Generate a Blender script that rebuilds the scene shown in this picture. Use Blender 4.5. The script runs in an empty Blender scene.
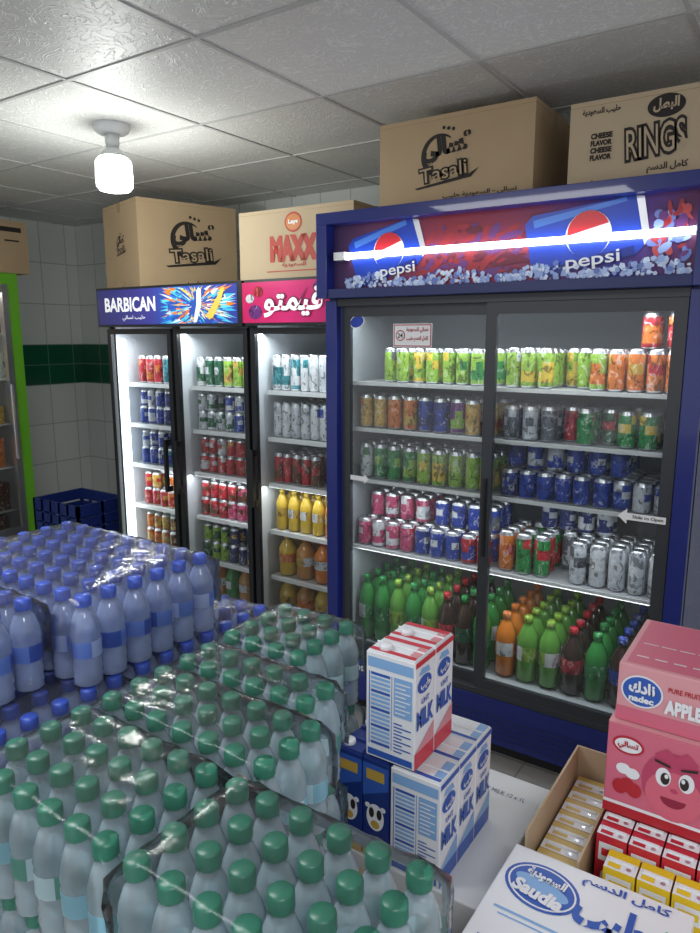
import bpy, math, random
from mathutils import Matrix, Vector
random.seed(7)
scene = bpy.context.scene
try:
    scene.view_settings.view_transform = 'Standard'
except Exception: pass

# ---------------------------------------------------------------- materials
_m = {}
def P(name, col, rough=0.5, metal=0.0, emit=None, es=0.0, coat=0.0, spec=0.5):
    if name in _m: return _m[name]
    m = bpy.data.materials.new(name); m.use_nodes = True
    b = m.node_tree.nodes['Principled BSDF']
    b.inputs['Base Color'].default_value = (*col, 1)
    b.inputs['Roughness'].default_value = rough
    b.inputs['Metallic'].default_value = metal
    b.inputs['Specular IOR Level'].default_value = spec
    if coat: b.inputs['Coat Weight'].default_value = coat
    if emit:
        b.inputs['Emission Color'].default_value = (*emit, 1)
        b.inputs['Emission Strength'].default_value = es
    _m[name] = m
    return m
def printed(name, col, rough=.3):
    """label print: base colour with small lighter and darker artwork marks"""
    m = bpy.data.materials.new(name); m.use_nodes = True
    nt = m.node_tree; b = nt.nodes['Principled BSDF']; L = nt.links.new
    g = nt.nodes.new('ShaderNodeNewGeometry'); mp = nt.nodes.new('ShaderNodeMapping'); mp.inputs['Scale'].default_value = (1,1,.7)
    n = nt.nodes.new('ShaderNodeTexNoise'); n.inputs['Scale'].default_value = 42; n.inputs['Detail'].default_value = 2.5; n.inputs['Distortion'].default_value = 1.2
    cr = nt.nodes.new('ShaderNodeValToRGB'); e = cr.color_ramp.elements; cr.color_ramp.interpolation = 'CONSTANT'
    dk = tuple(c*.35 for c in col); lt = tuple(min(.75, c*.5+.34) for c in col); md = tuple(min(.7, c*1.25+.01) for c in col)
    e[0].position = 0; e[0].color = (*dk,1); e[1].position = .40; e[1].color = (*col,1)
    k = e.new(.56); k.color = (*md,1); k = e.new(.62); k.color = (*lt,1); k = e.new(.69); k.color = (*col,1)
    L(g.outputs['Position'], mp.inputs[0]); L(mp.outputs[0], n.inputs['Vector']); L(n.outputs['Fac'], cr.inputs[0]); L(cr.outputs[0], b.inputs['Base Color'])
    b.inputs['Roughness'].default_value = rough
    return m
def noisy(name, c1, c2, scale=8, rough=0.6, bump=0.0, detail=4, stretch=(1,1,1)):
    if name in _m: return _m[name]
    m = bpy.data.materials.new(name); m.use_nodes = True
    nt = m.node_tree; b = nt.nodes['Principled BSDF']
    tc = nt.nodes.new('ShaderNodeNewGeometry'); mp = nt.nodes.new('ShaderNodeMapping')
    mp.inputs['Scale'].default_value = stretch
    n = nt.nodes.new('ShaderNodeTexNoise'); n.inputs['Scale'].default_value = scale; n.inputs['Detail'].default_value = detail
    r = nt.nodes.new('ShaderNodeMix'); r.data_type = 'RGBA'
    r.inputs[6].default_value = (*c1, 1); r.inputs[7].default_value = (*c2, 1)
    L = nt.links.new
    L(tc.outputs['Position'], mp.inputs[0]); L(mp.outputs[0], n.inputs['Vector']); L(n.outputs['Fac'], r.inputs[0])
    L(r.outputs[2], b.inputs['Base Color']); b.inputs['Roughness'].default_value = rough
    _m[name] = m
    return m
def see(name, col, alpha, edge=0.5, rough=0.15, bump=0.0, bscale=60, tint=None, grough=.09, gior=1.45):
    """thin clear plastic: transparent mixed with a glossy tinted surface"""
    if name in _m: return _m[name]
    m = bpy.data.materials.new(name); m.use_nodes = True
    nt = m.node_tree; b = nt.nodes['Principled BSDF']; out = nt.nodes['Material Output']; L = nt.links.new
    b.inputs['Base Color'].default_value = (*col, 1); b.inputs['Roughness'].default_value = rough
    t = nt.nodes.new('ShaderNodeBsdfTransparent')
    tt = tint or (min(1, col[0]*.5+.55), min(1, col[1]*.5+.55), min(1, col[2]*.5+.55))
    t.inputs[0].default_value = (*tt, 1)
    lw = nt.nodes.new('ShaderNodeLayerWeight'); lw.inputs['Blend'].default_value = 0.35
    ma = nt.nodes.new('ShaderNodeMath'); ma.operation = 'MULTIPLY_ADD'; ma.use_clamp = True
    ma.inputs[1].default_value = edge; ma.inputs[2].default_value = alpha
    mix = nt.nodes.new('ShaderNodeMixShader')
    L(lw.outputs['Facing'], ma.inputs[0]); L(ma.outputs[0], mix.inputs[0]); L(t.outputs[0], mix.inputs[1]); L(b.outputs[0], mix.inputs[2])
    gl = nt.nodes.new('ShaderNodeBsdfGlossy'); gl.inputs['Roughness'].default_value = grough
    fr = nt.nodes.new('ShaderNodeFresnel'); fr.inputs[0].default_value = gior
    m2 = nt.nodes.new('ShaderNodeMixShader'); L(fr.outputs[0], m2.inputs[0]); L(mix.outputs[0], m2.inputs[1]); L(gl.outputs[0], m2.inputs[2])
    L(m2.outputs[0], out.inputs[0])
    if bump:
        g = nt.nodes.new('ShaderNodeNewGeometry'); n = nt.nodes.new('ShaderNodeTexNoise'); n.inputs['Scale'].default_value = bscale; n.inputs['Detail'].default_value = 3
        bp = nt.nodes.new('ShaderNodeBump'); bp.inputs['Strength'].default_value = bump; bp.inputs['Distance'].default_value = 0.01
        L(g.outputs['Position'], n.inputs['Vector']); L(n.outputs['Fac'], bp.inputs['Height']); L(bp.outputs[0], b.inputs['Normal']); L(bp.outputs[0], gl.inputs['Normal'])
    _m[name] = m
    return m
def pane(name, tint=(0.93,0.97,0.97), haze=.035):
    if name in _m: return _m[name]
    m = bpy.data.materials.new(name); m.use_nodes = True
    nt = m.node_tree; nt.nodes.remove(nt.nodes['Principled BSDF']); out = nt.nodes['Material Output']; L = nt.links.new
    t = nt.nodes.new('ShaderNodeBsdfTransparent'); t.inputs[0].default_value = (*tint, 1)
    g = nt.nodes.new('ShaderNodeBsdfGlossy'); g.inputs['Roughness'].default_value = 0.02
    d = nt.nodes.new('ShaderNodeBsdfDiffuse'); d.inputs[0].default_value = (.75,.82,.85,1)  # pale diffuse veil imitating glare, with slight dirt on the glass
    fr = nt.nodes.new('ShaderNodeFresnel'); fr.inputs[0].default_value = 1.55
    m0 = nt.nodes.new('ShaderNodeMixShader'); 
    no = nt.nodes.new('ShaderNodeTexNoise'); no.inputs['Scale'].default_value = 2.5; ge = nt.nodes.new('ShaderNodeNewGeometry')
    mu = nt.nodes.new('ShaderNodeMath'); mu.operation='MULTIPLY'; mu.inputs[1].default_value = haze*2
    L(ge.outputs['Position'], no.inputs['Vector']); L(no.outputs['Fac'], mu.inputs[0]); L(mu.outputs[0], m0.inputs[0])
    L(t.outputs[0], m0.inputs[1]); L(d.outputs[0], m0.inputs[2])
    mix = nt.nodes.new('ShaderNodeMixShader')
    L(fr.outputs[0], mix.inputs[0]); L(m0.outputs[0], mix.inputs[1]); L(g.outputs[0], mix.inputs[2]); L(mix.outputs[0], out.inputs[0])
    _m[name] = m
    return m
def ramp(name, stops, axis=0, rough=0.35, emis=0.0):
    if name in _m: return _m[name]
    m = bpy.data.materials.new(name); m.use_nodes = True
    nt = m.node_tree; b = nt.nodes['Principled BSDF']; L = nt.links.new
    g = nt.nodes.new('ShaderNodeNewGeometry'); s = nt.nodes.new('ShaderNodeSeparateXYZ')
    lo, hi = stops[0][0], stops[-1][0]
    mr = nt.nodes.new('ShaderNodeMapRange'); mr.inputs[1].default_value = lo; mr.inputs[2].default_value = hi
    cr = nt.nodes.new('ShaderNodeValToRGB'); e = cr.color_ramp.elements
    e[0].color = (*stops[0][1], 1); e[1].color = (*stops[-1][1], 1)
    for p, c in stops[1:-1]:
        k = e.new((p-lo)/(hi-lo)); k.color = (*c, 1)
    L(g.outputs['Position'], s.inputs[0]); L(s.outputs[axis], mr.inputs[0]); L(mr.outputs[0], cr.inputs[0]); L(cr.outputs[0], b.inputs['Base Color'])
    b.inputs['Roughness'].default_value = rough
    if emis:
        L(cr.outputs[0], b.inputs['Emission Color']); b.inputs['Emission Strength'].default_value = emis
    _m[name] = m
    return m
def tile(name, axis, col, mortar, bw, bh, rough=0.25, off=0.0):
    m = bpy.data.materials.new(name); m.use_nodes = True
    nt = m.node_tree; b = nt.nodes['Principled BSDF']; L = nt.links.new
    g = nt.nodes.new('ShaderNodeNewGeometry'); s = nt.nodes.new('ShaderNodeSeparateXYZ'); c = nt.nodes.new('ShaderNodeCombineXYZ')
    L(g.outputs['Position'], s.inputs[0]); L(s.outputs[axis[0]], c.inputs[0]); L(s.outputs[axis[1]], c.inputs[1])
    br = nt.nodes.new('ShaderNodeTexBrick'); br.offset = off
    br.inputs['Color1'].default_value = (*col, 1); br.inputs['Color2'].default_value = (*[x*.93 for x in col], 1)
    br.inputs['Mortar'].default_value = (*mortar, 1); br.inputs['Scale'].default_value = 1
    br.inputs['Mortar Size'].default_value = 0.004; br.inputs['Brick Width'].default_value = bw; br.inputs['Row Height'].default_value = bh
    L(c.outputs[0], br.inputs['Vector']); L(br.outputs[0], b.inputs['Base Color']); b.inputs['Roughness'].default_value = rough
    return m

white = P('white_paint', (.8,.82,.83), .4)
offw = P('off_white', (.62,.64,.64), .5)
black = P('black_plastic', (.012,.013,.016), .35)
dgrey = P('dark_grey_frame', (.035,.04,.048), .35)
blueF = P('fridge_blue', (.008,.018,.17), .3, coat=.3)
navy = P('navy_print', (.01,.02,.12), .4)
silver = P('aluminium', (.7,.72,.75), .28, metal=.9)
cardb = noisy('cardboard', (.41,.29,.17), (.49,.36,.215), 5, .85)
cardb2 = noisy('cardboard_light', (.48,.37,.24), (.54,.43,.29), 5, .85)
tape = P('packing_tape', (.40,.28,.14), .25)
inkb = P('dark_ink', (.02,.015,.013), .7)
glass = pane('door_glass')
glass2 = pane('door_glass_clear', haze=.018)

# ---------------------------------------------------------------- mesh builder
class MB:
    def __init__(s):
        s.v=[]; s.f=[]; s.mi=[]; s.sm=[]; s.mats=[]; s.M=None
    def m(s, mat):
        if mat not in s.mats: s.mats.append(mat)
        return s.mats.index(mat)
    def add(s, vs, fs, mats, smooth=False):
        o=len(s.v)
        if s.M is not None: vs=[tuple(s.M@Vector(p)) for p in vs]
        s.v+=vs
        for i,f in enumerate(fs):
            s.f.append(tuple(o+k for k in f)); s.mi.append(s.m(mats[i] if isinstance(mats,list) else mats)); s.sm.append(smooth)
    def box(s,x0,x1,y0,y1,z0,z1,mat,faces=None):
        vs=[(x0,y0,z0),(x1,y0,z0),(x1,y1,z0),(x0,y1,z0),(x0,y0,z1),(x1,y0,z1),(x1,y1,z1),(x0,y1,z1)]
        fs=[(0,3,2,1),(4,5,6,7),(0,1,5,4),(1,2,6,5),(2,3,7,6),(3,0,4,7)]   # B T S E N W
        ms=[mat]*6
        if faces:
            for k,mm in faces.items(): ms['BTSENW'.index(k)]=mm
        s.add(vs,fs,ms)
    def lathe(s,cx,cy,z,prof,mats,seg=14,rot=0.0,smooth=True):
        vs=[];fs=[];ms=[]
        cs=[(math.cos(rot+2*math.pi*i/seg),math.sin(rot+2*math.pi*i/seg)) for i in range(seg)]
        for r,h in prof:
            for c,n in cs: vs.append((cx+r*c,cy+r*n,z+h))
        for k in range(len(prof)-1):
            for i in range(seg):
                j=(i+1)%seg
                fs.append((k*seg+i,k*seg+j,(k+1)*seg+j,(k+1)*seg+i))
                q=mats[k]
                ms.append(q[i*len(q)//seg] if isinstance(q,(tuple)) else q)
        fs.append(tuple((len(prof)-1)*seg+i for i in range(seg))); q=mats[-1]; ms.append(q[0] if isinstance(q,tuple) else q)
        fs.append(tuple(reversed(range(seg)))); q=mats[0]; ms.append(q[0] if isinstance(q,tuple) else q)
        s.add(vs,fs,ms,smooth)
    def tube(s,p,q,r,mat,seg=10):
        p=Vector(p);q=Vector(q);d=(q-p).normalized();a=d.orthogonal().normalized();b=d.cross(a)
        vs=[];fs=[]
        for e in (p,q):
            for i in range(seg):
                t=2*math.pi*i/seg; vs.append(tuple(e+r*(a*math.cos(t)+b*math.sin(t))))
        for i in range(seg):
            j=(i+1)%seg; fs.append((i,j,seg+j,seg+i))
        fs.append(tuple(reversed(range(seg)))); fs.append(tuple(range(seg,2*seg)))
        s.add(vs,fs,mat,True)
    def onf(s,F,pts,mat,off=.0008):
        O,U,V,N=F
        s.add([tuple(O+U*a+V*b+N*off) for a,b in pts],[tuple(range(len(pts)))],mat)
    def rect(s,F,u0,v0,u1,v1,mat,off=.0008):
        s.onf(F,[(u0,v0),(u1,v0),(u1,v1),(u0,v1)],mat,off)
    def disc(s,F,u,v,ru,rv,mat,off=.001,n=28,a0=0,a1=2*math.pi,rot=0):
        pts=[]
        for i in range(n):
            t=a0+(a1-a0)*i/(n if a1-a0>6.2 else n-1)
            x=ru*math.cos(t);y=rv*math.sin(t)
            pts.append((u+x*math.cos(rot)-y*math.sin(rot),v+x*math.sin(rot)+y*math.cos(rot)))
        s.onf(F,pts,mat,off)
    def obj(s,name,parent=None,bevel=0,M=None):
        xs=[p[0] for p in s.v];ys=[p[1] for p in s.v];zs=[p[2] for p in s.v]
        c=Vector(((min(xs)+max(xs))/2,(min(ys)+max(ys))/2,min(zs)))
        me=bpy.data.meshes.new(name)
        me.from_pydata([(p[0]-c.x,p[1]-c.y,p[2]-c.z) for p in s.v],[],s.f)
        for m in s.mats: me.materials.append(m)
        me.polygons.foreach_set('material_index',s.mi); me.polygons.foreach_set('use_smooth',s.sm); me.update()
        o=bpy.data.objects.new(name,me); scene.collection.objects.link(o); o.location=c
        if parent: par(o,parent)
        if bevel:
            b=o.modifiers.new('bevel','BEVEL'); b.width=bevel; b.segments=2; b.limit_method='ANGLE'
        return o
def par(o,p):
    o.parent=p; o.matrix_parent_inverse=(Matrix.LocRotScale(p.location,p.rotation_euler,None)).inverted()
def Fr(O,U,V):
    U=Vector(U).normalized();V=Vector(V).normalized()
    return (Vector(O),U,V,U.cross(V))
def FS(x0,y0,z0): return Fr((x0,y0,z0),(1,0,0),(0,0,1))     # faces -Y
def FE(x1,y0,z0): return Fr((x1,y0,z0),(0,1,0),(0,0,1))     # faces +X
def FT(x0,y0,z1): return Fr((x0,y0,z1),(1,0,0),(0,1,0))     # faces up
def text(st,F,u,v,w,h,mat,parent,rot=0,bold=0.0,off=.0016,name='lettering'):
    cu=bpy.data.curves.new('t','FONT'); cu.body=st; cu.size=1; cu.align_x='CENTER'; cu.offset=bold; cu.resolution_u=3
    ob=bpy.data.objects.new('t',cu); scene.collection.objects.link(ob); bpy.context.view_layer.update()
    dg=bpy.context.evaluated_depsgraph_get(); me=bpy.data.meshes.new_from_object(ob.evaluated_get(dg))
    bpy.data.objects.remove(ob)
    if not me.vertices: return None
    xs=[p.co.x for p in me.vertices];ys=[p.co.y for p in me.vertices]
    cx=(min(xs)+max(xs))/2;cy=(min(ys)+max(ys))/2;sx=w/max(1e-4,max(xs)-min(xs));sy=h/max(1e-4,max(ys)-min(ys))
    O,U,V,N=F;c,s_=math.cos(rot),math.sin(rot)
    loc=O+U*u+V*v+N*off
    for p in me.vertices:
        x=(p.co.x-cx)*sx;y=(p.co.y-cy)*sy
        p.co=U*(x*c-y*s_)+V*(x*s_+y*c)
    me.materials.clear(); me.materials.append(mat)
    for p in me.polygons: p.material_index=0
    o=bpy.data.objects.new(name,me); scene.collection.objects.link(o); o.location=loc
    if parent: par(o,parent)
    return o

TAS='\uFEF2\uFEDF\uFE8E\uFEB4\uFE97'; HAL='\uFE90\uFEF4\uFEE0\uFEA3'; VIM='\uFEEE\uFE98\uFEE4\uFEF4\uFED3'
SAU='\uFE94\uFEF3\uFEA9\uFEEE\uFECC\uFEB4\uFEDF\uFE8D'; KAM='\uFEE2\uFEB3\uFEAA\uFEDF\uFE8D \uFEDE\uFEE3\uFE8E\uFEDB'
BAT='\uFEDE\uFEC4\uFE92\uFEDF\uFE8D'; NAD='\uFED9\uFEA9\uFE8E\uFEE7'

# ---------------------------------------------------------------- room
CEIL=2.47; WX=-5.06; WY=3.62; RX=3.2; NY=-2.6
floorm=tile('floor_tiles',(0,1),(.22,.21,.20),(.12,.12,.12),.4,.4,.3)
b=MB(); b.box(WX-.1,RX,NY,WY+.1,-.1,0,floorm); b.obj('floor')
wallm1=tile('wall_tiles_back',(0,2),(.66,.69,.66),(.40,.42,.41),.22,.31)
wallm2=tile('wall_tiles_left',(1,2),(.66,.69,.66),(.40,.42,.41),.22,.31)
b=MB(); b.box(WX-.1,RX,WY,WY+.1,0,CEIL+.1,wallm1); b.obj('wall_back')
b=MB(); b.box(WX-.1,WX,NY,WY,0,CEIL+.1,wallm2); b.obj('wall_left')
gb=tile('green_border_tile',(0,2),(.01,.10,.055),(.1,.2,.15),.22,.155,.15)
gb2=tile('green_border_tile_b',(1,2),(.01,.10,.055),(.1,.2,.15),.22,.155,.15)
b=MB(); b.box(WX,RX,WY-.006,WY,1.24,1.55,gb); b.obj('trim_1')
b=MB(); b.box(WX,WX+.006,NY,WY-.006,1.24,1.55,gb2); b.obj('trim_2')
# ceiling panels with embossed floral relief, its shading contrast also put into the colour
cm=bpy.data.materials.new('ceiling_panel'); cm.use_nodes=True; nt=cm.node_tree; bs=nt.nodes['Principled BSDF']; L=nt.links.new
g=nt.nodes.new('ShaderNodeNewGeometry'); no=nt.nodes.new('ShaderNodeTexNoise'); no.inputs['Scale'].default_value=9; no.inputs['Detail'].default_value=1.2; no.inputs['Distortion'].default_value=4.5
cr=nt.nodes.new('ShaderNodeValToRGB'); e=cr.color_ramp.elements; e[0].position=.455; e[0].color=(0,0,0,1); e[1].position=.545; e[1].color=(0,0,0,1)
k=e.new(.485); k.color=(1,1,1,1); k=e.new(.515); k.color=(1,1,1,1)
mx=nt.nodes.new('ShaderNodeMix'); mx.data_type='RGBA'; mx.inputs[6].default_value=(.67,.67,.65,1); mx.inputs[7].default_value=(.80,.80,.78,1)
bp=nt.nodes.new('ShaderNodeBump'); bp.inputs['Strength'].default_value=.35; bp.inputs['Distance'].default_value=.006
L(g.outputs['Position'],no.inputs['Vector']); L(no.outputs['Fac'],cr.inputs[0]); L(cr.outputs[0],mx.inputs[0]); L(mx.outputs[2],bs.inputs['Base Color']); L(cr.outputs[0],bp.inputs['Height']); L(bp.outputs[0],bs.inputs['Normal'])
bs.inputs['Roughness'].default_value=.5
b=MB(); b.box(WX-.1,RX,NY,WY+.1,CEIL,CEIL+.08,cm)
tb=P('ceiling_grid',(.50,.50,.49),.5)
x=-1.61-.61*5
while x<RX:
    b.box(x-.007,x+.007,NY,WY,CEIL-.004,CEIL,tb); x+=.61
y=1.6-.61*6
while y<WY:
    b.box(WX,RX,y-.007,y+.007,CEIL-.0045,CEIL,tb); y+=.61
b.obj('ceiling')

# ---------------------------------------------------------------- ceiling lamp
lx,ly=-2.531,2.018
bulbm=P('bulb_glow',(.9,.9,.9),.4,emit=(.95,1,.95),es=7)
b=MB()
b.lathe(lx,ly,CEIL-.035,[(.055,0),(.07,.012),(.075,.035)],[white]*3,24)
b.lathe(lx,ly,CEIL-.09,[(.024,0),(.028,.02),(.03,.055)],[offw]*3,20)
b.lathe(lx,ly,CEIL-.125,[(.06,0),(.045,.018),(.026,.035)],[offw,offw,offw],24)
b.lathe(lx,ly,CEIL-.262,[(.03,0),(.060,.006),(.073,.02),(.075,.06),(.072,.12),(.056,.137)],[bulbm]*6,28)
b.obj('ceiling_bulb')

# ---------------------------------------------------------------- drink builders
def can(mb,cx,cy,z,A,B,r=.032,h=.118,rot=None):
    rot=random.random()*6.28 if rot is None else rot
    v=random.randrange(3)
    mid=[(A,B,B,A,B,A),(A,A,B,B,A,A),(B,A,A,B,A,A)][v]; up=[A,(A,B,A,A,B,A),A][v]; lo=[B,A,A][v]
    mb.lathe(cx,cy,z,[(r*.78,0),(r,h*.05),(r,h*.16),(r,h*.42),(r,h*.66),(r,h*.89),(r*.84,h*.96),(r*.86,h)],[silver,A,lo,mid,up,silver,silver,silver],12,rot)
C={}
for n,c in dict(lime=(.23,.40,.04),yellow=(.60,.43,.04),orange=(.56,.15,.02),blue=(.012,.042,.30),dblue=(.012,.022,.13),red=(.42,.015,.025),green=(.015,.21,.05),white=(.60,.63,.66),pink=(.48,.06,.15),purple=(.15,.03,.20),silver=(.46,.49,.53),grey=(.10,.11,.13),teal=(.03,.22,.26),brown=(.11,.035,.015),gold=(.48,.30,.05),dgreen=(.012,.10,.045)).items():
    C[n]=printed('print_'+n,c,.3)
plain_red=P('plain_red',(.42,.015,.025),.4)
def fillcans(mb,x0,x1,y0,z,pattern,rows=3,r=.032,h=.118,gap=.004,layers=1,gapf=.03,jit=.004):
    n=int((x1-x0)/(2*r+gap)); st=(x1-x0)/n
    for i in range(n):
        t=(i+.5)/n+random.uniform(-.03,.03)
        for fe,A,B in pattern:
            if t<=fe: break
        k0=0 if random.random()>gapf*3 else random.choice((1,1,2))
        for k in range(rows):
            if k<k0 or (k>0 and random.random()<gapf*2): continue
            A2,B2_=(A,B) if random.random()>.12 else (B,A)
            can(mb,x0+(i+.5)*st+random.uniform(-.0018,.0018),y0+r+.004+k*(2*r+gap)+random.uniform(0,jit),z,C[A2],C[B2_],r,h*random.uniform(.985,1.0))
liq={}
for n,c in dict(o=(.62,.18,.015),g=(.025,.22,.04),y=(.62,.42,.04),c=(.03,.013,.008),a=(.50,.23,.05),l=(.10,.30,.04)).items():
    liq[n]=P('soda_liquid_'+n,c,.12,coat=.5)
def sodab(mb,cx,cy,z,L_,lab,cap,r=.04,h=.28):
    l=liq[L_];lb=(C[lab],C[lab],C['white'] if L_!='c' else C[lab],C[lab])
    mb.lathe(cx,cy,z,[(r*.7,0),(r,h*.06),(r*.93,h*.3),(r*.98,h*.34),(r*.98,h*.55),(r,h*.6),(r*.9,h*.7),(r*.5,h*.84),(r*.33,h*.9),(r*.4,h*.9),(r*.4,h*.985),(r*.3,h)],
        [l,l,l,lb,l,l,l,l,C[cap],C[cap],C[cap],C[cap]],14,random.random()*6)

# ---------------------------------------------------------------- big sliding door fridge
X0,X1=-1.715,-.30; FY=2.381; BY=3.08
inner=P('liner_grey',(.30,.33,.35),.5)
b=MB()
b.box(X0,X0+.06,FY+.03,BY,.10,1.80,blueF); b.box(X1-.06,X1,FY+.03,BY,.10,1.80,blueF)
b.box(X0+.06,X1-.06,BY-.06,BY,.10,1.80,inner)
b.box(X0+.06,X0+.064,FY+.08,BY-.06,.27,1.80,inner); b.box(X1-.064,X1-.06,FY+.08,BY-.06,.27,1.80,inner)
b.box(X0,X1,FY+.03,BY,1.80,2.075,blueF)
b.box(X0+.06,X1-.06,FY+.075,BY-.06,.10,.27,inner)
b.box(X0,X1,FY,FY+.075,.05,.235,blueF)
for i in range(5):
    b.box(X0+.25,X1-.25,FY-.004,FY,.075+i*.022,.085+i*.022,navy)
b.box(X0+.02,X1-.02,FY+.03,BY-.02,0,.05,black)
b.box(X0,X0+.055,FY,FY+.06,.235,1.76,blueF); b.box(X1-.055,X1,FY,FY+.06,.235,1.76,blueF)
b.box(X0+.055,X1-.055,FY+.005,FY+.06,.235,.262,dgrey); b.box(X0+.055,X1-.055,FY+.005,FY+.06,1.735,1.765,dgrey)
b.box(X0-.005,X1+.01,FY-.055,FY+.05,2.045,2.09,blueF)
b.box(X0-.005,X0+.045,FY-.055,FY+.05,1.765,2.045,blueF); b.box(X1-.045,X1+.01,FY-.055,FY+.05,1.765,2.045,blueF)
b.box(X0+.045,X1-.045,FY-.05,FY+.03,1.765,1.80,navy)
fr1=b.obj('display_refrigerator',bevel=.006)
# canopy artwork
art=ramp('canopy_art',[(X0,(.02,.015,.09)),(-1.45,(.12,.02,.08)),(-1.15,(.26,.02,.035)),(-.85,(.20,.03,.08)),(-.6,(.03,.03,.25)),(X1,(.14,.02,.05))],0,.5)
b=MB(); F=FS(X0+.045,FY+.0,1.80)
W=X1-X0-.09; HH=.245
b.box(X0+.045,X1-.045,FY+.0,FY+.02,1.80,2.045,art)
pb=P('cola_blue',(.01,.05,.42),.3); pb2=P('cola_blue_light',(.06,.2,.65),.3); pbd=P('cola_blue_dark',(.006,.02,.2),.3); pr=P('cola_red',(.55,.02,.03),.3)
ice=[P('ice_a',(.65,.75,.9),.2),P('ice_b',(.28,.4,.7),.2),P('ice_c',(.45,.56,.82),.2),P('ice_d',(.14,.2,.5),.2)]
def bigcan(u,v,L_,r,ang,o):
    ca,sa=math.cos(ang),math.sin(ang)
    def q(p): return [(min(max(u+x*ca-y*sa,.002),W-.002),min(max(v+x*sa+y*ca,.002),HH-.002)) for x,y in p]
    b.onf(F,q([(-L_,-r),(-L_-.03,-r*.8),(-L_-.03,r*.8),(-L_,r),(L_,r),(L_+.03,r*.8),(L_+.03,-r*.8),(L_,-r)][::-1]),pb,o)
    b.onf(F,q([(-L_,r*.6),(-L_,r*.85),(L_,r*.85),(L_,r*.6)][::-1]),pb2,o+.0006)
    b.onf(F,q([(-L_,-r),(-L_,-r*.72),(L_,-r*.72),(L_,-r)][::-1]),pbd,o+.0006)
    b.onf(F,q([(L_+.03,-r*.8),(L_+.03,r*.8),(L_+.05,r*.6),(L_+.05,-r*.6)]),silver,o+.0006)
    b.disc(F,u+.02,v,r*.70,r*.70,white,o+.0012)
    b.disc(F,u+.02,v+.005,r*.65,r*.65,pr,o+.0018,20,.2+ang,math.pi-.1+ang)
    b.disc(F,u+.02,v-.006,r*.65,r*.65,pb,o+.0018,20,math.pi+.1+ang,2*math.pi-.2+ang)
spl=[P('splash_dark',(.12,.01,.03),.4),P('splash_mid',(.30,.02,.03),.4),P('splash_purple',(.12,.03,.16),.4),P('splash_hot',(.45,.06,.06),.4)]
for px in range(110):
    u=random.uniform(.40,.82); v=.03+abs(random.gauss(.06,.06)); v=min(v,.2)
    b.disc(F,u,v,random.uniform(.006,.045),random.uniform(.004,.016),spl[px%3],.0005+.00001*px,9,rot=random.uniform(-.3,1.2) if v<.18 else .0)
bigcan(.235,.135,.12,.096,.30,.002)
bigcan(.98,.14,.15,.104,.20,.003)
for px in range(60):
    u=random.uniform(1.20,W-.03); v=random.uniform(.04,.20)
    b.disc(F,u,v,random.uniform(.006,.025),random.uniform(.004,.018),random.choice([spl[3],spl[1],ice[1],ice[3],spl[2]]),.0055+px*.00001,8,rot=px*2)
for i in range(460):
    u=random.uniform(.06,W-.02); hgt=.03+.028*math.sin(u*9)**2; v=random.uniform(.0,hgt); rr=random.uniform(.005,.014)
    v=max(v,rr+.001)
    b.disc(F,u,v,rr,rr*random.uniform(.5,1),random.choice(ice),.0075+i*.00001,5,rot=random.random()*3)
art1=b.obj('canopy_artwork',fr1)
for (u,v,w_) in ((.30,.06,.15),(1.02,.055,.17)):
    text('pepsi',F,u,v,w_,.05,white,fr1,rot=.10,bold=.012,off=.014,name='lettering')
tubem=P('tube_glow',(1,1,1),.3,emit=(.92,.95,1),es=7)
b=MB(); b.tube((X0+.12,FY-.025,1.925),(X1-.05,FY-.025,1.925),.012,tubem,12)
b.box(X0+.07,X0+.12,FY-.04,FY,1.91,1.94,white); b.box(X1-.05,X1-.04,FY-.04,FY,1.91,1.94,white); b.obj('tube_light',fr1)
def door(x0,x1,y,z0,z1,fw=.04,fm=dgrey,gm=None):
    b=MB()
    b.box(x0,x0+fw,y,y+.022,z0,z1,fm); b.box(x1-fw,x1,y,y+.022,z0,z1,fm)
    b.box(x0+fw,x1-fw,y,y+.022,z0,z0+fw,fm); b.box(x0+fw,x1-fw,y,y+.022,z1-fw,z1,fm)
    b.add([(x0+fw,y+.011,z0+fw),(x1-fw,y+.011,z0+fw),(x1-fw,y+.011,z1-fw),(x0+fw,y+.011,z1-fw)],[(0,1,2,3)],gm or glass)
    return b
d1=door(X0+.058,-.985,FY+.034,.262,1.735); d1.obj('sliding_door_1',fr1)
d2=door(-1.015,X1-.058,FY+.008,.262,1.735); d2.box(-1.0,-.99,FY-.002,FY+.008,.8,1.1,black); d2.obj('sliding_door_2',fr1)
# stickers
b=MB(); F=FS(X0,FY+.04,0)
b.rect(F,.30,1.575,.47,1.665,white,.002); b.rect(F,.303,1.578,.467,1.662,plain_red,.0025); b.rect(F,.307,1.582,.463,1.658,white,.003)
b.disc(F,.333,1.62,.021,.021,plain_red,.0035,20); b.disc(F,.333,1.62,.017,.017,white,.004,20)
b.disc(F,.13,1.675,.036,.026,white,.002,24,rot=.3); b.disc(F,.13,1.675,.032,.022,pb,.003,24,rot=.3)
F2=FS(X0,FY+.006,0)
def arrow(F,u,v,w_,h_,s=1):
    b.onf(F,[(u,v-h_*.45),(u+w_*.8*s,v-h_*.45),(u+w_*.8*s,v-h_),(u+w_*s,v),(u+w_*.8*s,v+h_),(u+w_*.8*s,v+h_*.45),(u,v+h_*.45)][::(1 if s>0 else -1)],white,.002)
arrow(F,.07,1.03,.12,.022,1); arrow(F2,1.345,1.030,.15,.026,-1)
b.obj('door_sticker',fr1)
text('24',F,.333,1.62,.023,.018,inkb,fr1,off=.0055,bold=.02)
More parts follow.
